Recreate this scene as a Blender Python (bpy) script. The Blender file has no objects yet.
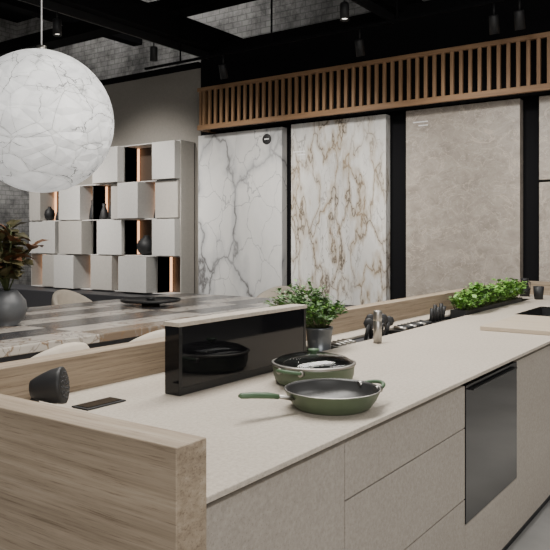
import bpy, bmesh, math, random
from mathutils import Vector, Matrix
random.seed(7)

# ---------------------------------------------------------------- materials
def new_mat(name):
    m = bpy.data.materials.new(name); m.use_nodes = True
    nt = m.node_tree
    b = nt.nodes['Principled BSDF']
    return m, nt, b

def simple(name, col, rough=0.5, metal=0.0, emit=None, es=0.0, spec=0.5):
    m, nt, b = new_mat(name)
    n = nt.nodes.new('ShaderNodeTexNoise'); n.inputs['Scale'].default_value = 30
    tc = nt.nodes.new('ShaderNodeTexCoord'); nt.links.new(tc.outputs['Object'], n.inputs['Vector'])
    r = nt.nodes.new('ShaderNodeValToRGB')
    r.color_ramp.elements[0].position = .3; r.color_ramp.elements[1].position = .7
    r.color_ramp.elements[0].color = (col[0]*.95, col[1]*.95, col[2]*.95, 1)
    r.color_ramp.elements[1].color = (min(1,col[0]*1.04), min(1,col[1]*1.04), min(1,col[2]*1.04), 1)
    nt.links.new(n.outputs['Fac'], r.inputs['Fac']); nt.links.new(r.outputs['Color'], b.inputs['Base Color'])
    b.inputs['Roughness'].default_value = rough; b.inputs['Metallic'].default_value = metal
    b.inputs['Specular IOR Level'].default_value = spec
    if emit:
        b.inputs['Emission Color'].default_value = (*emit, 1); b.inputs['Emission Strength'].default_value = es
    return m

def mapping(nt, scale=(1,1,1), rot=(0,0,0), loc=(0,0,0)):
    tc = nt.nodes.new('ShaderNodeTexCoord'); mp = nt.nodes.new('ShaderNodeMapping')
    mp.inputs['Scale'].default_value = scale; mp.inputs['Rotation'].default_value = rot; mp.inputs['Location'].default_value = loc
    nt.links.new(tc.outputs['Object'], mp.inputs['Vector'])
    return mp.outputs['Vector']

def noise(nt, vec, scale, detail=6, rough=.55, dist=0.0):
    n = nt.nodes.new('ShaderNodeTexNoise'); n.inputs['Scale'].default_value = scale
    n.inputs['Detail'].default_value = detail; n.inputs['Roughness'].default_value = rough
    n.inputs['Distortion'].default_value = dist
    nt.links.new(vec, n.inputs['Vector']); return n.outputs['Fac']

def ramp(nt, fac, stops, interp='LINEAR'):
    r = nt.nodes.new('ShaderNodeValToRGB'); cr = r.color_ramp; cr.interpolation = interp
    while len(cr.elements) < len(stops): cr.elements.new(.5)
    for e, (p, c) in zip(cr.elements, stops):
        e.position = p; e.color = (*c, 1) if len(c) == 3 else c
    nt.links.new(fac, r.inputs['Fac']); return r.outputs['Color']

def mix(nt, fac, a, b, mode='MIX'):
    m = nt.nodes.new('ShaderNodeMix'); m.data_type = 'RGBA'; m.blend_type = mode
    if isinstance(fac, float): m.inputs[0].default_value = fac
    else: nt.links.new(fac, m.inputs[0])
    for s, v in ((6, a), (7, b)):
        if isinstance(v, tuple): m.inputs[s].default_value = (*v, 1)
        else: nt.links.new(v, m.inputs[s])
    return m.outputs[2]

def vein(nt, vec, scale, width, dist=.6, detail=5, center=.5, rough=.55):
    f = noise(nt, vec, scale, detail, rough, dist)
    s = nt.nodes.new('ShaderNodeMath'); s.operation = 'SUBTRACT'; s.inputs[1].default_value = center
    nt.links.new(f, s.inputs[0])
    a = nt.nodes.new('ShaderNodeMath'); a.operation = 'ABSOLUTE'; nt.links.new(s.outputs[0], a.inputs[0])
    return ramp(nt, a.outputs[0], [(0, (1,1,1)), (width, (0,0,0))])

def crack(nt, vec, scale, w, warp=.45, ns=2.5, det=4):
    nz = nt.nodes.new('ShaderNodeTexNoise'); nz.inputs['Scale'].default_value = ns; nz.inputs['Detail'].default_value = det
    nt.links.new(vec, nz.inputs['Vector'])
    ad = nt.nodes.new('ShaderNodeVectorMath'); ad.operation = 'MULTIPLY_ADD'
    ad.inputs[1].default_value = (warp,)*3; nt.links.new(nz.outputs['Color'], ad.inputs[0]); nt.links.new(vec, ad.inputs[2])
    vo = nt.nodes.new('ShaderNodeTexVoronoi'); vo.feature = 'DISTANCE_TO_EDGE'; vo.inputs['Scale'].default_value = scale
    nt.links.new(ad.outputs[0], vo.inputs['Vector'])
    return ramp(nt, vo.outputs['Distance'], [(0,(1,1,1)),(w,(0,0,0))])

def bump(nt, b, fac, strength=.1, dist=.01):
    bp = nt.nodes.new('ShaderNodeBump'); bp.inputs['Strength'].default_value = strength; bp.inputs['Distance'].default_value = dist
    nt.links.new(fac, bp.inputs['Height']); nt.links.new(bp.outputs[0], b.inputs['Normal'])

def stone(name, base, dark, light, rough=.45, scale=40):
    m, nt, b = new_mat(name)
    v = mapping(nt)
    f1 = noise(nt, v, scale, 8, .7); f2 = noise(nt, v, 2.2, 5, .6, .5)
    f3 = noise(nt, v, scale*2.4, 3, .6)
    c1 = ramp(nt, f1, [(.34, dark), (.5, base), (.66, light)])
    c2 = ramp(nt, f2, [(.35, (.95,.945,.94)), (.65, (1,1,1))])
    sp = ramp(nt, f3, [(.33, (.78,.76,.74)), (.42, (1,1,1))])
    c = mix(nt, 1.0, c1, c2, 'MULTIPLY'); c = mix(nt, 1.0, c, sp, 'MULTIPLY')
    nt.links.new(c, b.inputs['Base Color']); b.inputs['Roughness'].default_value = rough
    b.inputs['Specular IOR Level'].default_value = .35
    return m

M = {}
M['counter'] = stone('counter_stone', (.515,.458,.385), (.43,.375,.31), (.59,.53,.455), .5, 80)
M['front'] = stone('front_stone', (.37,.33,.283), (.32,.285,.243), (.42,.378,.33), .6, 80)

def travertine(name, axis):
    m, nt, b = new_mat(name)
    sc = {'x': (1.3,34,50), 'y': (34,1.3,50)}[axis]
    v = mapping(nt, sc)
    f = noise(nt, v, 1.0, 10, .72, .15)
    f2 = noise(nt, mapping(nt, tuple(s*2.2 for s in sc)), 2.0, 8, .75)
    f3 = noise(nt, mapping(nt, tuple(s*.22 for s in sc)), 1.0, 3, .5)
    c = ramp(nt, f, [(.30, (.22,.165,.11)), (.44, (.315,.245,.172)), (.56, (.39,.31,.225)), (.70, (.47,.39,.30))])
    c2 = ramp(nt, f2, [(.36, (.52,.46,.40)), (.47, (1,1,1))])
    c3 = ramp(nt, f3, [(.35, (.80,.79,.78)), (.65, (1.0,1.0,1.0))])
    c = mix(nt, .8, c, c2, 'MULTIPLY'); c = mix(nt, 1.0, c, c3, 'MULTIPLY')
    nt.links.new(c, b.inputs['Base Color'])
    b.inputs['Roughness'].default_value = .6
    bump(nt, b, f2, .15, .003)
    return m
M['trav_x'] = travertine('travertine_wood_x', 'x')
M['trav_y'] = travertine('travertine_wood_y', 'y')

def marble_statuario():
    m, nt, b = new_mat('marble_grey_vein')
    v = mapping(nt, (1,1,.55), (.75,0,0), (0,0,3))
    base = ramp(nt, noise(nt, v, .9, 6, .6, .6), [(.35, (.56,.56,.55)), (.6, (.71,.70,.68))])
    v1 = crack(nt, v, .95, .018, 1.0, 1.1, 6); halo = crack(nt, v, .95, .08, 1.0, 1.1, 6)
    v2 = crack(nt, mapping(nt, (1,1,.6), (.95,0,0), (2,1,7)), 1.9, .012, .8, 1.3, 6)
    mask = ramp(nt, noise(nt, v, 1.3, 3), [(.35,(.2,.2,.2)),(.55,(1,1,1))])
    c = mix(nt, halo, base, (.48,.485,.49))
    c = mix(nt, v2, c, (.34,.34,.35))
    c = mix(nt, mix(nt, 1.0, v1, mask, 'MULTIPLY'), c, (.13,.125,.125))
    nt.links.new(c, b.inputs['Base Color']); b.inputs['Roughness'].default_value = .3
    return m
def marble_gold():
    m, nt, b = new_mat('marble_gold_vein')
    v = mapping(nt, (1,1.4,.5), (.25,0,0), (0,1.3,5.2))
    base = ramp(nt, noise(nt, v, 1.2, 8, .65, .6), [(.3, (.53,.52,.50)), (.6, (.74,.73,.70))])
    v1 = crack(nt, v, 2.0, .04, 1.3, 2.6, 12); v3 = crack(nt, v, 2.0, .20, 1.3, 2.6, 12)
    v2 = crack(nt, mapping(nt, (1,1.6,.5), (.15,0,0), (3,0,1)), 2.6, .03, 1.2, 2.6, 12)
    big = ramp(nt, noise(nt, mapping(nt, (1,1.2,.25), (.15,0,0), (0,3.6,0)), 1.0, 6, .6), [(.42, (0,0,0)), (.56, (1,1,1))])
    thin = ramp(nt, noise(nt, v, 2.0, 5), [(.40,(0,0,0)),(.60,(1,1,1))])
    dark = ramp(nt, noise(nt, v, 3.0, 4), [(.40,(.27,.20,.13)),(.56,(.09,.07,.055))])
    c = mix(nt, mix(nt, 1.0, v3, big, 'MULTIPLY'), base, (.46,.39,.30))
    c = mix(nt, mix(nt, 1.0, v2, thin, 'MULTIPLY'), c, (.30,.275,.25))
    c = mix(nt, mix(nt, 1.0, v1, big, 'MULTIPLY'), c, dark)
    nt.links.new(c, b.inputs['Base Color']); b.inputs['Roughness'].default_value = .3
    return m
def marble_taupe():
    m, nt, b = new_mat('marble_taupe')
    v = mapping(nt, (1,1,1.3), (-.5,0,0), (0,4,1))
    base = ramp(nt, noise(nt, v, 4.5, 14, .82, .6), [(.32, (.22,.19,.16)), (.5, (.34,.30,.257)), (.68, (.455,.405,.352))])
    v1 = vein(nt, v, 2.2, .010, .8, 6); v2 = vein(nt, v, 5, .012, .6, 8, .45)
    c = mix(nt, v2, base, (.47,.42,.37)); c = mix(nt, v1, c, (.50,.43,.36))
    nt.links.new(c, b.inputs['Base Color']); b.inputs['Roughness'].default_value = .35
    return m
M['m1'] = marble_statuario(); M['m2'] = marble_gold(); M['m3'] = marble_taupe()

def wood(name, c0, c1, axis='z'):
    m, nt, b = new_mat(name)
    v = mapping(nt, (12,12,1.2) if axis == 'z' else (12,1.2,12))
    f = noise(nt, v, 2, 8, .6, .4)
    nt.links.new(ramp(nt, f, [(.3, c0), (.7, c1)]), b.inputs['Base Color']); b.inputs['Roughness'].default_value = .55
    return m
M['slat'] = wood('slat_oak', (.20,.112,.055), (.30,.175,.09))
M['rail'] = wood('rail_oak', (.20,.112,.055), (.30,.175,.09), 'y')
M['board'] = wood('board_oak', (.44,.36,.27), (.52,.44,.345), 'y')
M['black'] = simple('matte_black', (.012,.012,.013), .55)
M['wallblack'] = simple('wall_black', (.007,.007,.008), .9, spec=.1)
M['gloss'] = simple('black_glass', (.005,.005,.006), .05, spec=.35)
M['blackmetal'] = simple('black_metal', (.02,.02,.02), .35, .3)
M['steel'] = simple('brushed_steel', (.42,.40,.37), .38, 1)
M['green'] = simple('sage_enamel', (.085,.112,.064), .45)
M['greenh'] = simple('green_handle', (.065,.12,.06), .5)
M['nonstick'] = simple('nonstick', (.035,.035,.034), .38)
M['beige'] = simple('wall_plaster', (.27,.25,.22), .85)
M['boxw'] = simple('cabinet_white', (.56,.545,.515), .6)
M['boxg'] = simple('cabinet_beige', (.45,.425,.385), .6)
M['copper'] = simple('copper_glow', (.5,.26,.14), .4, 0, (1,.50,.25), 2.2)
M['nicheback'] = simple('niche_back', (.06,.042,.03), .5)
M['cream'] = simple('cream_boucle', (.60,.53,.44), .95)
M['darkgrey'] = simple('dark_grey', (.035,.035,.04), .5)
M['vase'] = simple('vase_grey', (.09,.093,.098), .4)
M['white'] = simple('white_print', (.85,.85,.85), .6)
M['pot'] = simple('pot_zinc', (.12,.13,.14), .3, .6)
M['soil'] = simple('soil', (.03,.02,.015), .95)
M['led'] = simple('lamp_lens', (.9,.9,.85), .4, 0, (1,.93,.82), 3)
def glass_m():
    m, nt, b = new_mat('lid_glass')
    f = noise(nt, mapping(nt), 5, 2)
    nt.links.new(ramp(nt, f, [(0,(.90,.94,.92)),(1,(.95,.97,.96))]), b.inputs['Base Color'])
    b.inputs['Transmission Weight'].default_value = 1; b.inputs['Roughness'].default_value = .02; b.inputs['IOR'].default_value = 1.45
    return m
M['glass'] = glass_m()

def leafmat(name, c0, c1):
    m, nt, b = new_mat(name)
    f = noise(nt, mapping(nt), 25, 3)
    nt.links.new(ramp(nt, f, [(.35, c0), (.65, c1)]), b.inputs['Base Color']); b.inputs['Roughness'].default_value = .5
    return m
M['mint'] = leafmat('leaf_mint', (.05,.115,.03), (.11,.22,.06))
M['basil'] = leafmat('leaf_basil', (.09,.23,.03), (.19,.38,.06))
M['magn'] = leafmat('leaf_dark', (.05,.05,.02), (.12,.10,.045))
M['rust'] = leafmat('leaf_rust', (.12,.05,.025), (.20,.10,.045))
M['stem'] = simple('stem', (.07,.09,.03), .7)

def brick():
    m, nt, b = new_mat('painted_brick')
    tc = nt.nodes.new('ShaderNodeTexCoord')
    sep = nt.nodes.new('ShaderNodeSeparateXYZ'); com = nt.nodes.new('ShaderNodeCombineXYZ')
    ad = nt.nodes.new('ShaderNodeMath'); ad.operation = 'ADD'
    nt.links.new(tc.outputs['Object'], sep.inputs[0]); nt.links.new(sep.outputs['Y'], ad.inputs[0]); nt.links.new(sep.outputs['X'], ad.inputs[1])
    nt.links.new(ad.outputs[0], com.inputs['X']); nt.links.new(sep.outputs['Z'], com.inputs['Y'])
    br = nt.nodes.new('ShaderNodeTexBrick'); br.inputs['Scale'].default_value = 2.2
    br.inputs['Color1'].default_value = (.40,.39,.37,1); br.inputs['Color2'].default_value = (.33,.32,.31,1); br.inputs['Mortar'].default_value = (.22,.22,.21,1)
    nt.links.new(com.outputs[0], br.inputs['Vector'])
    f = noise(nt, mapping(nt), 1.8, 10, .75)
    c = mix(nt, 1.0, br.outputs['Color'], ramp(nt, f, [(.38, (.35,.35,.35)), (.58, (1,1,1))]), 'MULTIPLY')
    nt.links.new(c, b.inputs['Base Color']); b.inputs['Roughness'].default_value = .9
    return m
M['brick'] = brick()

def floor_m():
    m, nt, b = new_mat('polished_concrete')
    v = mapping(nt); f = noise(nt, v, 1.1, 10, .65, .4)
    nt.links.new(ramp(nt, f, [(.3, (.40,.385,.36)), (.5, (.50,.485,.46)), (.7, (.60,.58,.55))]), b.inputs['Base Color'])
    b.inputs['Roughness'].default_value = .4; return m
M['floor'] = floor_m()

def table_m():
    m, nt, b = new_mat('patchwork_marble')
    tc = nt.nodes.new('ShaderNodeTexCoord')
    sep = nt.nodes.new('ShaderNodeSeparateXYZ'); nt.links.new(tc.outputs['Object'], sep.inputs[0])
    W=(.47,.43,.38); D=(.035,.035,.04); Bn=(.19,.14,.10); G=(.22,.20,.185)
    def bands(out, lo, hi, st):
        mr = nt.nodes.new('ShaderNodeMapRange'); mr.inputs[1].default_value = lo; mr.inputs[2].default_value = hi
        nt.links.new(sep.outputs[out], mr.inputs[0])
        return ramp(nt, mr.outputs[0], st, 'CONSTANT')
    c = bands('Y', 3.8, 5.95, [(0,W),(.16,D),(.30,W),(.42,D),(.55,Bn),(.66,D),(.76,W),(.84,D)])
    c2 = bands('Y', 3.8, 5.95, [(0,Bn),(.12,W),(.25,D),(.42,W),(.55,D),(.70,W),(.80,D),(.92,G)])
    sel = bands('X', 2.0, 6.45, [(0,(0,0,0)),(.30,(1,1,1)),(.62,(0,0,0)),(.82,(1,1,1))])
    c = mix(nt, sel, c, c2)
    v = mapping(nt, (1,1,1))
    v1 = crack(nt, v, 2.4, .035, .8, 3); v2 = vein(nt, v, 4, .02, 1.0, 8, .47)
    c = mix(nt, v1, c, (.22,.14,.08)); c = mix(nt, v2, c, (.25,.22,.19))
    nt.links.new(c, b.inputs['Base Color']); b.inputs['Roughness'].default_value = .25; return m
M['table'] = table_m()

def globe_m():
    m, nt, b = new_mat('crinkled_paper')
    def straight(scale, w, rot, sc=(1,1,1)):
        vo = nt.nodes.new('ShaderNodeTexVoronoi'); vo.feature = 'DISTANCE_TO_EDGE'; vo.inputs['Scale'].default_value = scale
        nt.links.new(mapping(nt, sc, rot), vo.inputs['Vector'])
        return ramp(nt, vo.outputs['Distance'], [(0,(1,1,1)),(w,(0,0,0))]), vo
    v = mapping(nt)
    a = crack(nt, mapping(nt,(1,1,1),(.3,.2,0)), 2.4, .018, .35, 5, 6)
    c2, vo2 = straight(5.0, .030, (1.4,1,0), (1,.6,1.5)); c3, vo3 = straight(3.2, .014, (.4,2.2,.5), (.5,1.6,1))
    msk = ramp(nt, noise(nt, v, 3, 3), [(.42,(.1,.1,.1)),(.56,(1,1,1))])
    msk2 = ramp(nt, noise(nt, mapping(nt,(1,1,1),(0,0,0),(5,5,5)), 3, 3), [(.45,(0,0,0)),(.55,(1,1,1))])
    col = mix(nt, mix(nt,1.0,c2,msk2,'MULTIPLY'), (.84,.84,.83), (.50,.50,.49))
    col = mix(nt, c3, col, (.38,.38,.375))
    col = mix(nt, mix(nt,1.0,a,msk,'MULTIPLY'), col, (.15,.15,.15))
    shade = ramp(nt, noise(nt, v, 5, 8, .7, .5), [(.38,(.76,.765,.77)),(.58,(1,1,1))])
    col = mix(nt, 1.0, col, shade, 'MULTIPLY')
    nt.links.new(col, b.inputs['Base Color']); nt.links.new(col, b.inputs['Emission Color'])
    b.inputs['Emission Strength'].default_value = .60; b.inputs['Roughness'].default_value = .8
    bump(nt, b, vo2.outputs['Distance'], .6, .06)
    return m
M['globe'] = globe_m()

# ---------------------------------------------------------------- builder
class B:
    def __init__(s, name): s.name = name; s.bm = bmesh.new(); s.mats = []
    def mi(s, k):
        if k not in s.mats: s.mats.append(k)
        return s.mats.index(k)
    def face(s, vs, k, smooth=False):
        try: f = s.bm.faces.new(vs)
        except ValueError: return None
        f.material_index = s.mi(k); f.smooth = smooth; return f
    def box(s, x0, x1, y0, y1, z0, z1, k):
        v = [s.bm.verts.new(p) for p in ((x0,y0,z0),(x1,y0,z0),(x1,y1,z0),(x0,y1,z0),(x0,y0,z1),(x1,y0,z1),(x1,y1,z1),(x0,y1,z1))]
        for q in ((0,3,2,1),(4,5,6,7),(0,1,5,4),(1,2,6,5),(2,3,7,6),(3,0,4,7)): s.face([v[i] for i in q], k)
    def lathe(s, prof, mat4, k, seg=40, ks=None):
        rings = []
        for r, z in prof:
            if r < 1e-6: rings.append([s.bm.verts.new(mat4 @ Vector((0,0,z)))])
            else: rings.append([s.bm.verts.new(mat4 @ Vector((r*math.cos(2*math.pi*i/seg), r*math.sin(2*math.pi*i/seg), z))) for i in range(seg)])
        for j in range(len(rings)-1):
            a, b = rings[j], rings[j+1]; kk = ks[j] if ks else k
            for i in range(seg):
                n = (i+1) % seg
                if len(a) == 1 and len(b) == 1: continue
                if len(a) == 1: s.face([a[0], b[n], b[i]][::-1], kk, True)
                elif len(b) == 1: s.face([a[i], a[n], b[0]], kk, True)
                else: s.face([a[i], a[n], b[n], b[i]], kk, True)
    def cyl(s, c, r, h, k, seg=24, r2=None, mat4=None):
        r2 = r if r2 is None else r2
        mt = Matrix.Translation(c) if mat4 is None else mat4
        s.lathe([(0,0),(r,0),(r2,h),(0,h)], mt, k, seg)
    def tube(s, pts, rad, k, seg=10, flat=1.0):
        pts = [Vector(p) for p in pts]; rings = []
        n = len(pts); rads = rad if isinstance(rad, (list,tuple)) else [rad]*n
        up = Vector((0,0,1))
        for i, p in enumerate(pts):
            t = (pts[min(i+1,n-1)] - pts[max(i-1,0)]).normalized()
            u = t.cross(up)
            if u.length < .05: u = t.cross(Vector((1,0,0)))
            u.normalize(); w = u.cross(t).normalized()
            rings.append([s.bm.verts.new(p + u*rads[i]*math.cos(2*math.pi*j/seg) + w*rads[i]*flat*math.sin(2*math.pi*j/seg)) for j in range(seg)])
        for a, b in zip(rings, rings[1:]):
            for j in range(seg):
                m = (j+1) % seg; s.face([a[j], a[m], b[m], b[j]], k, True)
        s.face(rings[0][::-1], k); s.face(rings[-1], k)
    def grid_slab(s, xs, ys, holes, z0, z1, k):
        V = {}
        def g(i,j,z):
            if (i,j,z) not in V: V[(i,j,z)] = s.bm.verts.new((xs[i], ys[j], z))
            return V[(i,j,z)]
        cells = {(i,j) for i in range(len(xs)-1) for j in range(len(ys)-1)} - set(holes)
        for (i,j) in cells:
            s.face([g(i,j,z1),g(i+1,j,z1),g(i+1,j+1,z1),g(i,j+1,z1)], k)
            s.face([g(i,j,z0),g(i,j+1,z0),g(i+1,j+1,z0),g(i+1,j,z0)], k)
            for di,dj,a,b in ((-1,0,(i,j+1),(i,j)),(1,0,(i+1,j),(i+1,j+1)),(0,-1,(i,j),(i+1,j)),(0,1,(i+1,j+1),(i,j+1))):
                if (i+di,j+dj) not in cells:
                    s.face([g(*a,z0),g(*b,z0),g(*b,z1),g(*a,z1)], k)
    def leaf(s, base, d, length, width, k, fold=.25, nrm=None):
        d = d.normalized(); up = nrm or Vector((random.uniform(-.5,.5), random.uniform(-.5,.5), 1))
        side = d.cross(up)
        if side.length < .1: side = d.cross(Vector((1,0,0)))
        side.normalize(); n = side.cross(d)
        def P(t, w, h): return s.bm.verts.new(base + d*length*t + side*width*w + n*length*h)
        c = [P(0,0,0), P(.35,0,.05), P(.7,0,.04), P(1,0,-.10)]
        L = [P(.3,.5,.05+fold*.3), P(.68,.42,.02+fold*.25)]; R = [P(.3,-.5,.05+fold*.3), P(.68,-.42,.02+fold*.25)]
        for q in ([c[0],c[1],L[0]],[c[1],c[2],L[1],L[0]],[c[2],c[3],L[1]],[c[0],R[0],c[1]],[c[1],R[0],R[1],c[2]],[c[2],R[1],c[3]]):
            s.face(q, k, True)
    def done(s, bevel=0, seg=2, recalc=True, subsurf=0):
        if recalc: bmesh.ops.recalc_face_normals(s.bm, faces=s.bm.faces)
        me = bpy.data.meshes.new(s.name); s.bm.to_mesh(me); s.bm.free()
        for k in s.mats: me.materials.append(M[k])
        o = bpy.data.objects.new(s.name, me); bpy.context.scene.collection.objects.link(o)
        if bevel:
            md = o.modifiers.new('bevel','BEVEL'); md.width = bevel; md.segments = seg; md.limit_method = 'ANGLE'; md.angle_limit = .7
        if subsurf:
            md = o.modifiers.new('sub','SUBSURF'); md.levels = subsurf; md.render_levels = subsurf
        return o

# ---------------------------------------------------------------- room
b = B('floor'); b.box(-8,12,-8,16,-.1,0,'floor'); b.done()
b = B('ceiling'); b.box(-2,12,-4,16,6.9,7.0,'wallblack'); b.done()
b = B('wall_back'); b.box(11.0,11.2,-8,16,0,6.9,'brick'); b.done()
b = B('wall_left'); b.box(-2,11.0,15.8,16,0,6.9,'brick'); b.done()
b = B('wall_shelf_partition'); b.box(9.42,9.6,8.2,12.9,0,4.4,'beige'); b.done()
b = B('trim_partition'); b.box(9.36,9.66,8.25,12.9,4.4,4.5,'wallblack'); b.done()
b = B('wall_display'); b.box(9.37,9.6,-3,8.19,0,4.75,'wallblack'); b.done(.004)
b = B('display_plinth'); b.box(8.45,9.35,-3,13.8,0,.42,'darkgrey'); b.done(.01)
b = B('ceiling_beam'); b.box(2,10.9,7.8,8.2,4.62,5.0,'wallblack'); b.box(2,10.9,7.99,8.02,4.5,4.62,'black'); b.done()
b = B('ceiling_beam'); b.box(2,10.9,4.35,4.7,4.65,5.0,'wallblack'); b.box(2,10.9,4.5,4.53,4.52,4.65,'black'); b.done()
b = B('ceiling_beam'); b.box(8.9,9.3,-3,15.5,5.3,5.55,'wallblack'); b.done()
b = B('ceiling_beam'); b.box(2,10.9,11.2,11.45,5.6,5.9,'wallblack'); b.done()

# ---------------------------------------------------------------- stone display slabs
X0 = 9.2
def display_slab(y0, y1, z0, z1, k, x=X0):
    b = B('stone_display_slab'); b.box(x, x+.14, y0, y1, z0, z1, k)
    return b
b = display_slab(.6905*X0, .880*X0, .43, 3.17, 'm1')
cy = .722*X0
b.lathe([(0,0),(.085,0),(.085,.01),(0,.01)], Matrix.Translation((X0-.002, cy, 3.00)) @ Matrix.Rotation(-math.pi/2, 4, 'Y'), 'black', 28)
b.box(X0-.014,X0-.012,cy-.045,cy+.045,2.99,3.01,'white')
b.done(.006)
b = display_slab(.4945*X0, .6715*X0, .43, 3.19, 'm2')
for i in range(2): b.box(X0-.003,X0,.643*X0,.643*X0+.22-.08*i,2.75-.05*i,2.765-.05*i,'white')
b.done(.006)
b = display_slab(.2896*X0, .4606*X0, .43, 3.20, 'm3')
for i in range(2): b.box(X0-.003,X0,.425*X0,.425*X0+.22-.08*i,3.02-.05*i,3.035-.05*i,'white')
b.done(.006)
b = display_slab(.10*X0, .264*X0, 2.15, 3.20, 'm3'); b.done(.006)
b = display_slab(.10*X0, .264*X0, .43, 2.12, 'm3'); b.done(.006)

# slatted timber header
b = B('slatted_timber_header')
ya, yb = -.5, 7.86
b.box(8.90,8.95,ya,yb,3.85,3.91,'rail'); b.box(8.90,8.95,ya,yb,3.21,3.29,'rail')
y = ya+.03
while y < yb-.05:
    b.box(8.905,8.945,y,y+.045,3.29,3.85,'slat'); y += .122
b.box(8.95,9.35,yb-.04,yb,3.21,3.91,'slat')
b.box(9.18,9.20,ya,yb-.05,3.215,3.9,'wallblack')
b.done(.003)

# ---------------------------------------------------------------- shelf unit
b = B('display_shelf_unit')
cols = [8.36,8.92,9.75,10.62,11.56,12.5]
rz = [.44,1.10,1.76,2.43,3.10]
xf, xb = 8.98, 9.40
topn = [4,4,4,3,3]
pattern = {
 (0,0):None,(0,1):(0,1,.08),(0,2):(0,1,.0),(0,3):(0,1,.08),
 (1,0):(.12,1,.1),(1,1):None,(1,2):(.35,1,.12),(1,3):None,
 (2,0):(.3,1,.0),(2,1):(.0,.80,.0),(2,2):(.0,.35,.0),(2,3):(.0,.8,.1),
 (3,0):(.35,1,.12),(3,1):(.1,.84,.12),(3,2):(.3,1,.0),
 (4,0):(0,.55,.0),(4,1):(.1,1,.0),(4,2):(.6,1,.0),
}
for c in range(5):
    y0, y1 = cols[c], cols[c+1]
    zt = rz[topn[c]]
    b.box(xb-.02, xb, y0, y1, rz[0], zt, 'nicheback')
    for r in range(topn[c]+1):
        b.box(xf+.06, xb-.02, y0+.001, y1-.001, rz[r]-.009, rz[r]+.009, 'boxw')
    for yy in (y0, y1):
        b.box(xf+.06, xb-.02, yy-.009, yy+.009, rz[0], zt, 'boxg')
    for r in range(topn[c]):
        p = pattern.get((c,r))
        if p:
            a, e, pr = p
            b.box(xf-pr, xb-.03, y0+a*(y1-y0)+.012, y0+e*(y1-y0)-.012, rz[r]+.012, rz[r+1]-.012, 'boxw' if (c+r)%2 else 'boxg')
        if not p or p[1]-p[0] < .86:
            ly = y1-.04
            if p and p[1] > .95: ly = y0+p[0]*(y1-y0)-.005
            b.box(xb-.08, xb-.045, ly-.035, ly, rz[r]+.02, rz[r+1]-.02, 'copper')
shelf = b.done(.004)
def vase(name, x, y, z, prof, k='black'):
    b = B(name); b.lathe(prof, Matrix.Translation((x,y,z)), k, 24); o = b.done(); o.parent = shelf; return o
rp = [(0,0),(.07,0),(.15,.06),(.18,.16),(.15,.26),(.06,.32),(.05,.36),(.04,.36),(0,.33)]
bp = [(0,0),(.07,0),(.075,.05),(.05,.22),(.03,.3),(.035,.38),(0,.38)]
vase('round_vase', 9.16, 9.30, rz[1]+.01, rp)
vase('round_vase', 9.15, 12.05, rz[0]+.01+.66+.66, [(r*.6,z*.8) for r,z in rp])
vase('bottle_vase', 9.15, 10.50, rz[1]+.01, bp)
vase('bottle_vase', 9.15, 9.02, rz[2]+.01, [(r*.9,z*.7) for r,z in bp])
vase('bottle_vase', 9.15, 10.2, rz[2]+.01, bp)
vase('bottle_vase', 9.15, 10.42, rz[2]+.01, [(r*1.2,z*.8) for r,z in bp])
vase('bottle_vase', 9.15, 10.74, rz[2]+.01, bp)
vase('bottle_vase', 9.15, 11.72, rz[2]+.01, [(r*1.3,z*.8) for r,z in bp])

# ---------------------------------------------------------------- track spotlights
def spotlight(x, y, ztop, zh, tgt):
    b = B('track_spotlight')
    b.cyl((x,y,zh+.1), .012, ztop-zh-.1, 'black', 10)
    d = (Vector(tgt)-Vector((x,y,zh))).normalized()
    q = d.to_track_quat('Z','Y').to_matrix().to_4x4()
    m4 = Matrix.Translation(Vector((x,y,zh))-d*.1) @ q
    b.lathe([(0,0),(.055,0),(.06,.02),(.06,.22),(.05,.22),(.05,.19)], m4, 'black', 20)
    b.lathe([(.05,.19),(0,.19)], m4, 'led', 20)
    b.done()
b = B('lighting_track'); b.box(8.42,8.46,-.5,8.6,4.225,4.26,'wallblack'); b.done()
for yy in (0,2.0,4,6,7.8):
    b = B('track_suspension_rod'); b.box(8.43,8.45,yy,yy+.02,4.26,6.9,'wallblack'); b.done()
def lamp(name, typ, loc, energy, col=(1,.95,.88), tgt=None, **kw):
    l = bpy.data.lights.new(name, typ); l.energy = energy; l.color = col
    for k, v in kw.items(): setattr(l, k, v)
    o = bpy.data.objects.new(name, l); bpy.context.scene.collection.objects.link(o); o.location = loc
    if tgt is not None: o.rotation_euler = (Vector(tgt)-Vector(loc)).to_track_quat('-Z','Y').to_euler()
    return o
for yy, tz in ((2.45,2.0),(2.75,2.0),(4.56,2.0),(6.92,2.0)):
    spotlight(8.44, yy, 4.223, 3.98, (8.9, yy, 2.2))
spotlight(6.2, 8.005, 4.5, 4.3, (6.0,7.6,0)); spotlight(8.04, 8.005, 4.5, 4.33, (8.3,8.3,0))
spotlight(7.95, 4.515, 4.52, 4.33, (7.5,4.2,0))

# ---------------------------------------------------------------- globe pendant
gc = Vector((3.775, 5.08, 2.405)); R = .60
b = B('globe_pendant_lamp')
prof = [(R*math.sin(math.pi*i/48), -R*math.cos(math.pi*i/48)) for i in range(49)]
prof[0] = (0,-R); prof[-1] = (0,R)
b.lathe(prof, Matrix.Translation(gc), 'globe', 96)
b.cyl(gc+Vector((0,0,R-.01)), .04, .05, 'steel', 20)
b.cyl(gc+Vector((0,0,R+.03)), .006, 6.9-gc.z-R-.03, 'white', 8)
b.done()

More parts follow.
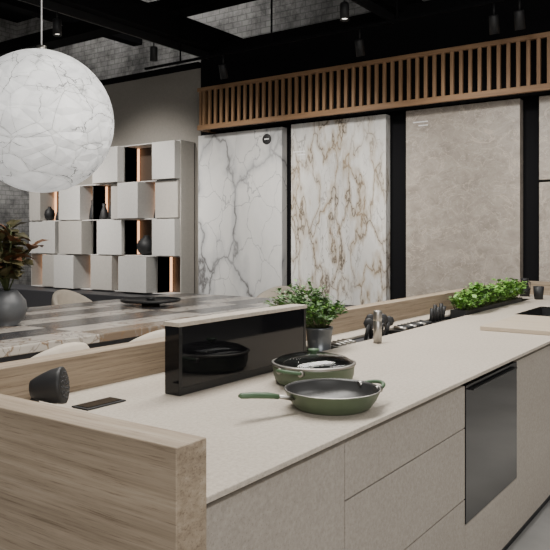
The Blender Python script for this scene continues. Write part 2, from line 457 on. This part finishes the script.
# ---------------------------------------------------------------- dining table
b = B('marble_dining_table')
b.box(2.0,6.45,3.85,5.9,.69,.75,'table'); b.box(2.05,6.4,3.9,5.85,.60,.69,'darkgrey')
b.box(2.7,3.2,4.3,5.5,0,.60,'darkgrey'); b.box(5.3,5.8,4.3,5.5,0,.60,'darkgrey')
b.done(.008)
b = B('lazy_susan_tray')
b.lathe([(0,0),(.09,0),(.09,.03),(.29,.035),(.3,.045),(.3,.06),(.285,.06),(.28,.05),(0,.05)], Matrix.Translation((5.1,5.12,.75)), 'black', 48)
b.lathe([(0,0),(.04,0),(.045,.025),(0,.03)], Matrix.Translation((5.1,5.12,.80)), 'black', 20)
b.done()

def chair(x, y, ang):
    b = B('dining_armchair')
    rot = Matrix.Translation((x,y,0)) @ Matrix.Rotation(ang, 4, 'Z')
    n = 28; rin, rout = .25, .315
    secs = []
    for i in range(n+1):
        t = i/n; a = math.radians(180-8) + math.radians(196)*t
        h = .60 + .24*math.sin(math.pi*t)**1.0
        pr = []
        rm = (rin+rout)/2; hw = (rout-rin)/2
        for k in range(14):
            th = 2*math.pi*k/14
            cx = hw*math.copysign(abs(math.cos(th))**.6, math.cos(th))
            zz = (h-.40)/2*math.copysign(abs(math.sin(th))**.35, math.sin(th))
            pr.append((rm+cx, .40+(h-.40)/2+zz))
        secs.append([b.bm.verts.new(rot @ Vector((r*math.cos(a), r*math.sin(a), z))) for r, z in pr])
    for s0, s1 in zip(secs, secs[1:]):
        for k in range(14): b.face([s0[k], s0[(k+1)%14], s1[(k+1)%14], s1[k]], 'cream', True)
    b.face(secs[0], 'cream'); b.face(secs[-1][::-1], 'cream')
    b.lathe([(0,.38),(.2,.38),(.25,.39),(.262,.42),(.25,.455),(.2,.47),(0,.475)], rot, 'cream', 32)
    for sx in (-1,1):
        for sy in (-1,1):
            p0 = rot @ Vector((.19*sx,.19*sy,.40)); p1 = rot @ Vector((.23*sx,.23*sy,0))
            b.tube([p0,p1], [.018,.012], 'black', 10)
    b.done()
chair(2.54,3.48,0.1); chair(3.32,3.46,-.1)
chair(4.0,6.3,math.pi); chair(5.2,6.3,math.pi+.15); chair(6.85,4.9,math.pi/2)

# plant in vase on table
vx, vy = 3.28, 4.84
b = B('potted_magnolia')
b.lathe([(0,0),(.08,0),(.13,.05),(.15,.12),(.14,.19),(.09,.25),(.075,.27),(.065,.265),(.08,.24),(0,.22)], Matrix.Translation((vx,vy,.75)), 'vase', 32)
for i in range(22):
    a = random.uniform(0, 2*math.pi); sp = random.uniform(.05,.22); hh = random.uniform(.22,.55)
    p0 = Vector((vx,vy,.98)); p2 = Vector((vx+sp*math.cos(a), vy+sp*math.sin(a), .98+hh))
    p1 = (p0+p2)/2 + Vector((0,0,.06))
    b.tube([p0,p1,p2], .005, 'stem', 6)
    for j in range(9):
        t = .35+.65*j/8; p = p0.lerp(p2, t)+Vector((0,0,.06*math.sin(math.pi*t)))
        aa = random.uniform(0, 2*math.pi)
        d = Vector((math.cos(aa), math.sin(aa), random.uniform(-.2,.8)))
        b.leaf(p, d, random.uniform(.12,.19), random.uniform(.075,.11), 'rust' if random.random()<.3 else 'magn')
b.done(recalc=False)

# ---------------------------------------------------------------- kitchen island
b = B('kitchen_island')
IX0, IX1 = 1.085, 6.70
YF = .932
xs = [IX0,2.62,4.90,5.60,6.35,IX1]; ys = [YF,1.08,1.46,1.70,1.82,1.94]
holes = [(2,1),(1,3),(2,3),(3,3)]
b.grid_slab(xs, ys, holes, .886, .900, 'counter')
b.box(2.62,6.35,1.695,1.70,.85,.886,'black'); b.box(2.62,6.35,1.82,1.825,.85,.886,'black'); b.box(2.6,6.37,1.695,1.825,.845,.85,'black')
b.box(4.89,5.61,1.07,1.47,.68,.69,'black')
for q in ((4.89,4.90,1.07,1.47),(5.60,5.61,1.07,1.47),(4.9,5.6,1.07,1.08),(4.9,5.6,1.46,1.47)): b.box(*q,.69,.899,'black')
b.box(IX0,IX1,.972,1.06,.10,.884,'black'); b.box(IX0,IX1,1.0,1.9,.0,.10,'black')
b.box(IX0,IX1,1.06,1.9,.10,.6,'black')
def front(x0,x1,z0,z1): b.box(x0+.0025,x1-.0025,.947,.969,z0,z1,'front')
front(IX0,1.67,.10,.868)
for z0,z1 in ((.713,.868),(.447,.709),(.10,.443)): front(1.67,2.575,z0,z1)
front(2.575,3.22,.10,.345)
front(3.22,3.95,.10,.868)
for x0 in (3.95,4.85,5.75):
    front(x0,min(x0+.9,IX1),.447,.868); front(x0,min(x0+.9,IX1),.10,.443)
b.box(.996,IX0,YF,1.94,0,1.02,'trav_y')
b.box(IX1,IX1+.09,YF,1.94,0,1.02,'trav_y')
b.box(.996,IX1+.09,1.94,2.03,0,1.02,'trav_x')
b.done(.0015,1)

b = B('built_in_oven')
b.box(2.578,3.217,.945,.969,.35,.868,'gloss')
b.box(2.62,3.175,.930,.945,.845,.851,'blackmetal')
b.done(.001)

b = B('downdraft_extractor')
b.box(1.722,2.492,1.60,1.663,.901,1.128,'gloss')
b.box(1.722,2.492,1.5985,1.60,.901,.925,'blackmetal')
b.box(1.722,1.737,1.5985,1.60,.925,1.128,'blackmetal'); b.box(2.477,2.492,1.5985,1.60,.925,1.128,'blackmetal')
b.box(1.718,2.496,1.595,1.668,1.128,1.142,'counter')
b.done(.001)

# ---------------------------------------------------------------- pans
def pan(name, c, r, h, kind, d):
    b = B(name); T = Matrix.Translation(c)
    prof = [(0,0),(r*.74,0),(r*.80,.006),(r*.93,h*.55),(r,h*.95),(r*1.015,h),(r*.99,h+.002),(r*.965,h*.9),(r*.90,h*.5),(r*.77,.012),(0,.009)]
    if kind == 'pot': prof = [(0,0),(r*.85,0),(r*.93,.01),(r*.98,h*.5),(r*.99,h*.9),(r*1.02,h),(r*.99,h+.003),(r*.965,h*.9),(r*.955,h*.4),(r*.88,.012),(0,.009)]
    ks = ['green','green','green','green','green','steel','nonstick','nonstick','nonstick','nonstick']
    b.lathe(prof, T, 'green', 64, ks)
    d = Vector((d[0],d[1],0)).normalized(); s = Vector((-d.y,d.x,0)); c = Vector(c)
    def loop(dr, z, k):
        pts = []
        for i in range(11):
            a = math.pi*i/10
            pts.append(c + dr*(r*.96+.042*math.sin(a)) + s*(.045*math.cos(a)) + Vector((0,0,z+.010*math.sin(a))))
        b.tube(pts, .0075, k, 10, .8)
        for sg in (-1,1):
            p = c+dr*(r*.95)+s*.045*sg+Vector((0,0,z)); b.tube([p-dr*.01, p+dr*.012], .010, 'steel', 10)
    if kind == 'pan':
        h0 = c - d*(r*.95) + Vector((0,0,h*.72))
        b.tube([h0, h0-d*.03+Vector((0,0,.006)), h0-d*.055+Vector((0,0,.012))], [.012,.010,.010], 'steel', 12, .6)
        b.tube([h0-d*.052+Vector((0,0,.011)), h0-d*.085+Vector((0,0,.018)), h0-d*.135+Vector((0,0,.024)), h0-d*.172+Vector((0,0,.026)), h0-d*.18+Vector((0,0,.026))],
               [.011,.0135,.0135,.012,.006], 'greenh', 14, .7)
        for sg in (-1,1):
            b.lathe([(0,0),(.005,0),(.004,.003),(0,.004)], Matrix.Translation(c-d*(r*.86)+s*.012*sg+Vector((0,0,h*.7))), 'steel', 10)
        loop(d, h*.85, 'greenh')
    else:
        loop(d, h*.85, 'greenh'); loop(-d, h*.85, 'greenh')
        lid = [(r*.985,h+.003),(r*.97,h+.010),(r*.8,h+.024),(r*.5,h+.034),(0,h+.038)]
        b.lathe(lid + [(0,h+.035),(r*.5,h+.031),(r*.8,h+.021),(r*.97,h+.007),(r*.985,h+.003)], T, 'glass', 64)
        b.lathe([(r*.985,h+.002),(r*1.03,h+.002),(r*1.03,h+.008),(r*.97,h+.010),(r*.97,h+.006),(r*.985,h+.002)], T, 'steel', 64)
        b.lathe([(0,h+.037),(.014,h+.037),(.010,h+.042),(.021,h+.048),(.020,h+.054),(0,h+.056)], T, 'greenh', 28)
    return b.done()
pan('frying_pan', (1.885,1.113,.9005), .147, .058, 'pan', (.9,-.435))
pan('saute_pan', (2.17,1.36,.9005), .148, .066, 'pot', (1,-.02))

# ---------------------------------------------------------------- counter items
b = B('potted_mint')
px, py = 2.86, 1.76
b.lathe([(0,0),(.05,0),(.062,.135),(.066,.14),(.066,.15),(.058,.15),(.055,.13),(0,.128)], Matrix.Translation((px,py,.851)), 'pot', 32, ['pot']*6+['soil'])
for i in range(120):
    a = random.uniform(0, 2*math.pi); sp = .22*math.sqrt(random.random()); hh = .22*(1-(sp/.28)**2)*random.uniform(.55,1.05)
    p0 = Vector((px+.03*math.cos(a), py+.03*math.sin(a), .98)); p2 = Vector((px-.045+sp*math.cos(a)*1.0, py+.065+sp*math.sin(a)*.9, 1.0+hh))
    b.tube([p0,(p0+p2)/2+Vector((0,0,.03)),p2], .0015, 'stem', 4)
    for j in range(13):
        t = .25+.75*j/12; p = p0.lerp(p2,t)+Vector((0,0,.03*math.sin(math.pi*t))); aa = random.uniform(0,2*math.pi)
        b.leaf(p, Vector((math.cos(aa),math.sin(aa),random.uniform(-.1,.8))), random.uniform(.022,.042), random.uniform(.012,.02), 'basil' if random.random()<.2 else 'mint')
b.done(recalc=False)

b = B('basil_planter')
b.box(4.65,5.95,1.705,1.815,.851,.93,'black')
for i in range(420):
    x = random.uniform(4.68,5.92); yy = random.uniform(1.70,1.82); hh = random.uniform(.06,.165)*(.78+.22*math.sin(x*9))
    p0 = Vector((x,yy,.925)); p2 = p0+Vector((random.uniform(-.04,.04),random.uniform(-.06,.04),hh))
    b.tube([p0,p2], .0018, 'stem', 4)
    for j in range(7):
        t = .4+.6*j/6; aa = random.uniform(0,2*math.pi)
        b.leaf(p0.lerp(p2,t), Vector((math.cos(aa),math.sin(aa),random.uniform(0,.7))), random.uniform(.03,.055), random.uniform(.02,.034), 'basil' if random.random()<.8 else 'mint')
b.done(recalc=False)

b = B('pepper_mill')
b.lathe([(0,0),(.021,0),(.021,.105),(.0195,.107),(.0195,.110),(.021,.112),(.021,.156),(.019,.160),(0,.160)], Matrix.Translation((3.165,1.61,.9005)), 'steel', 32)
b.done()

b = B('utensil_set')
def loopu(x, y, z, r, k='black', tilt=0.0):
    pts = []
    for i in range(17):
        a = 2*math.pi*i/16; pts.append(Vector((x+r*math.cos(a)*.8, y+r*math.cos(a)*tilt, z+r*math.sin(a))))
    b.tube(pts, .006, k, 8)
b.box(3.22,3.60,1.71,1.81,.851,.885,'darkgrey')
for i, (x, hh, t) in enumerate(((3.32,.09,.02),(3.38,.11,-.02),(3.44,.08,.03),(3.50,.10,0),(3.56,.08,.02))):
    b.tube([(x,1.76,.88),(x+t,1.75,.88+hh)], [.009,.013], 'black', 10)
    m4 = Matrix.Translation((x+t,1.75,.88+hh)) @ Matrix.Scale(.45,4,(1,.6,0))
    b.lathe([(0,-.03),(.02,-.022),(.03,0),(.02,.022),(0,.03)], m4, 'black', 16)
loopu(3.36,1.73,.935,.028); loopu(3.47,1.73,.93,.028)
b.box(3.7,4.4,1.715,1.805,.851,.892,'blackmetal')
for i in range(9):
    x = 3.74+i*.045
    b.tube([(x,1.72,.90),(x+.01,1.80,.905)], .010, 'black' if i%3 else 'steel', 8)
for i in range(5):
    x = 4.18+i*.05; b.tube([(x,1.76,.89),(x+.015,1.755,.98+.02*(i%2))], [.009,.012], 'black', 8)
b.box(2.98,3.16,1.715,1.805,.851,.895,'steel')
for i in range(4): b.tube([(3.0+i*.045,1.72,.90),(3.01+i*.045,1.80,.903)], .007, 'steel', 8)
b.done()

b = B('black_tumbler')
b.lathe([(0,0),(.035,0),(.045,.11),(.041,.11),(.033,.008),(0,.006)], Matrix.Translation((6.20,1.64,.9005)), 'black', 24); b.done()
b = B('black_jug')
b.lathe([(0,0),(.04,0),(.05,.05),(.035,.10),(.03,.14),(.036,.16),(.031,.16),(.026,.14),(0,.02)], Matrix.Translation((6.46,1.83,.9005)), 'black', 24)
b.tube([(6.425,1.80,1.04),(6.38,1.76,1.03),(6.38,1.76,.97),(6.42,1.80,.94)], .006, 'black', 8); b.done()

b = B('cutting_board')
b.box(3.93,4.28,.96,1.36,.9005,.925,'board'); b.box(4.283,4.66,.96,1.36,.9005,.925,'board'); b.box(4.27,4.29,.965,1.355,.9005,.922,'slat'); b.done(.003)

b = B('pop_up_socket')
b.box(1.42,1.575,1.69,1.765,.9005,.905,'black'); b.box(1.43,1.565,1.70,1.755,.905,.9065,'gloss'); b.done(.001)

b = B('black_strainer')
c0 = Vector((1.33,1.73,.985)); d = Vector((.55,-.75,.12)).normalized()
m4 = Matrix.Translation(c0-d*.05) @ d.to_track_quat('Z','Y').to_matrix().to_4x4()
b.lathe([(0,-.02),(.026,-.016),(.034,0),(.042,.02),(.050,.045),(.054,.07),(.054,.078),(.049,.08),(0,.082)], m4, 'black', 36)
for ring, nn in ((.012,5),(.025,10),(.038,16)):
    for i in range(nn):
        a = 2*math.pi*i/nn
        mm = m4 @ Matrix.Translation((ring*math.cos(a), ring*math.sin(a), .082))
        b.lathe([(.003,0),(.0025,.0018),(0,.0022)], mm, 'darkgrey', 8)
b.tube([c0-d*.05, c0-d*.06+Vector((0,0,-.03)), Vector((c0.x-.03,c0.y+.03,.905))], [.014,.012,.012], 'black', 12)
b.lathe([(0,0),(.045,0),(.045,.006),(.02,.012),(0,.012)], Matrix.Translation((c0.x-.03,c0.y+.03,.9005)), 'black', 28)
b.done()

# ---------------------------------------------------------------- lights
for yy, e in ((1.3,260),(3.4,280),(5.3,400),(7.2,420)):
    lamp('slab_spot','SPOT',(5.9,yy*.95,4.15),e*1.4,(1,.95,.88),(9.2,yy,1.75),spot_size=math.radians(58),spot_blend=.95,shadow_soft_size=.15)
lamp('shelf_spot','SPOT',(6.0,8.8,4.5),830,(1,.96,.91),(9.2,9.4,1.8),spot_size=math.radians(60),spot_blend=.9,shadow_soft_size=.2)
lamp('shelf_spot','SPOT',(6.0,11.2,4.5),830,(1,.96,.91),(9.2,11.5,1.6),spot_size=math.radians(60),spot_blend=.9,shadow_soft_size=.2)
lamp('island_ceiling_light','AREA',(3.4,2.3,4.4),310,(1,.96,.90),(3.4,1.6,0),shape='RECTANGLE',size=4.8,size_y=1.2)
lamp('front_area_light','AREA',(-2.5,-3.5,3.4),250,(1,.975,.94),(3,1.5,.6),shape='RECTANGLE',size=4,size_y=2.5)  # broad area light from behind the camera; its source is unseen and assumed
lamp('aisle_fill_light','AREA',(4.6,-.6,4.4),70,(1,.975,.94),(4.6,-.2,0),shape='RECTANGLE',size=3.5,size_y=.7)  # added fill that brightens the floor in front of the island
lamp('dining_spot','SPOT',(5.2,4.6,5.2),420,(1,.95,.88),(4.3,4.5,.7),spot_size=math.radians(80),spot_blend=.8,shadow_soft_size=.15)
lamp('brick_wall_fill_light','AREA',(10.0,10.5,6.7),50,(1,.98,.96),(10.9,10.5,4.5),shape='RECTANGLE',size=6,size_y=.5)  # added fill to lift the dark brick above the partition, no real opening
lamp('left_wall_fill_light','AREA',(8.5,14.3,5.0),130,(1,.98,.96),(8.5,15.8,2.0),shape='RECTANGLE',size=5,size_y=.5)  # fill added because the far left wall was unlit

w = bpy.data.worlds.new('World'); bpy.context.scene.world = w; w.use_nodes = True
w.node_tree.nodes['Background'].inputs[0].default_value = (1,.985,.96,1); w.node_tree.nodes['Background'].inputs[1].default_value = .25

# ---------------------------------------------------------------- camera
cd = bpy.data.cameras.new('camera'); co = bpy.data.objects.new('camera', cd); bpy.context.scene.collection.objects.link(co)
cd.sensor_width = 36; cd.lens = 710/550*36; cd.shift_y = -37/550
co.location = (0,0,1.42); co.rotation_euler = (math.pi/2,0,-math.atan2(.817,.576))
cd.clip_start = .05
bpy.context.scene.camera = co
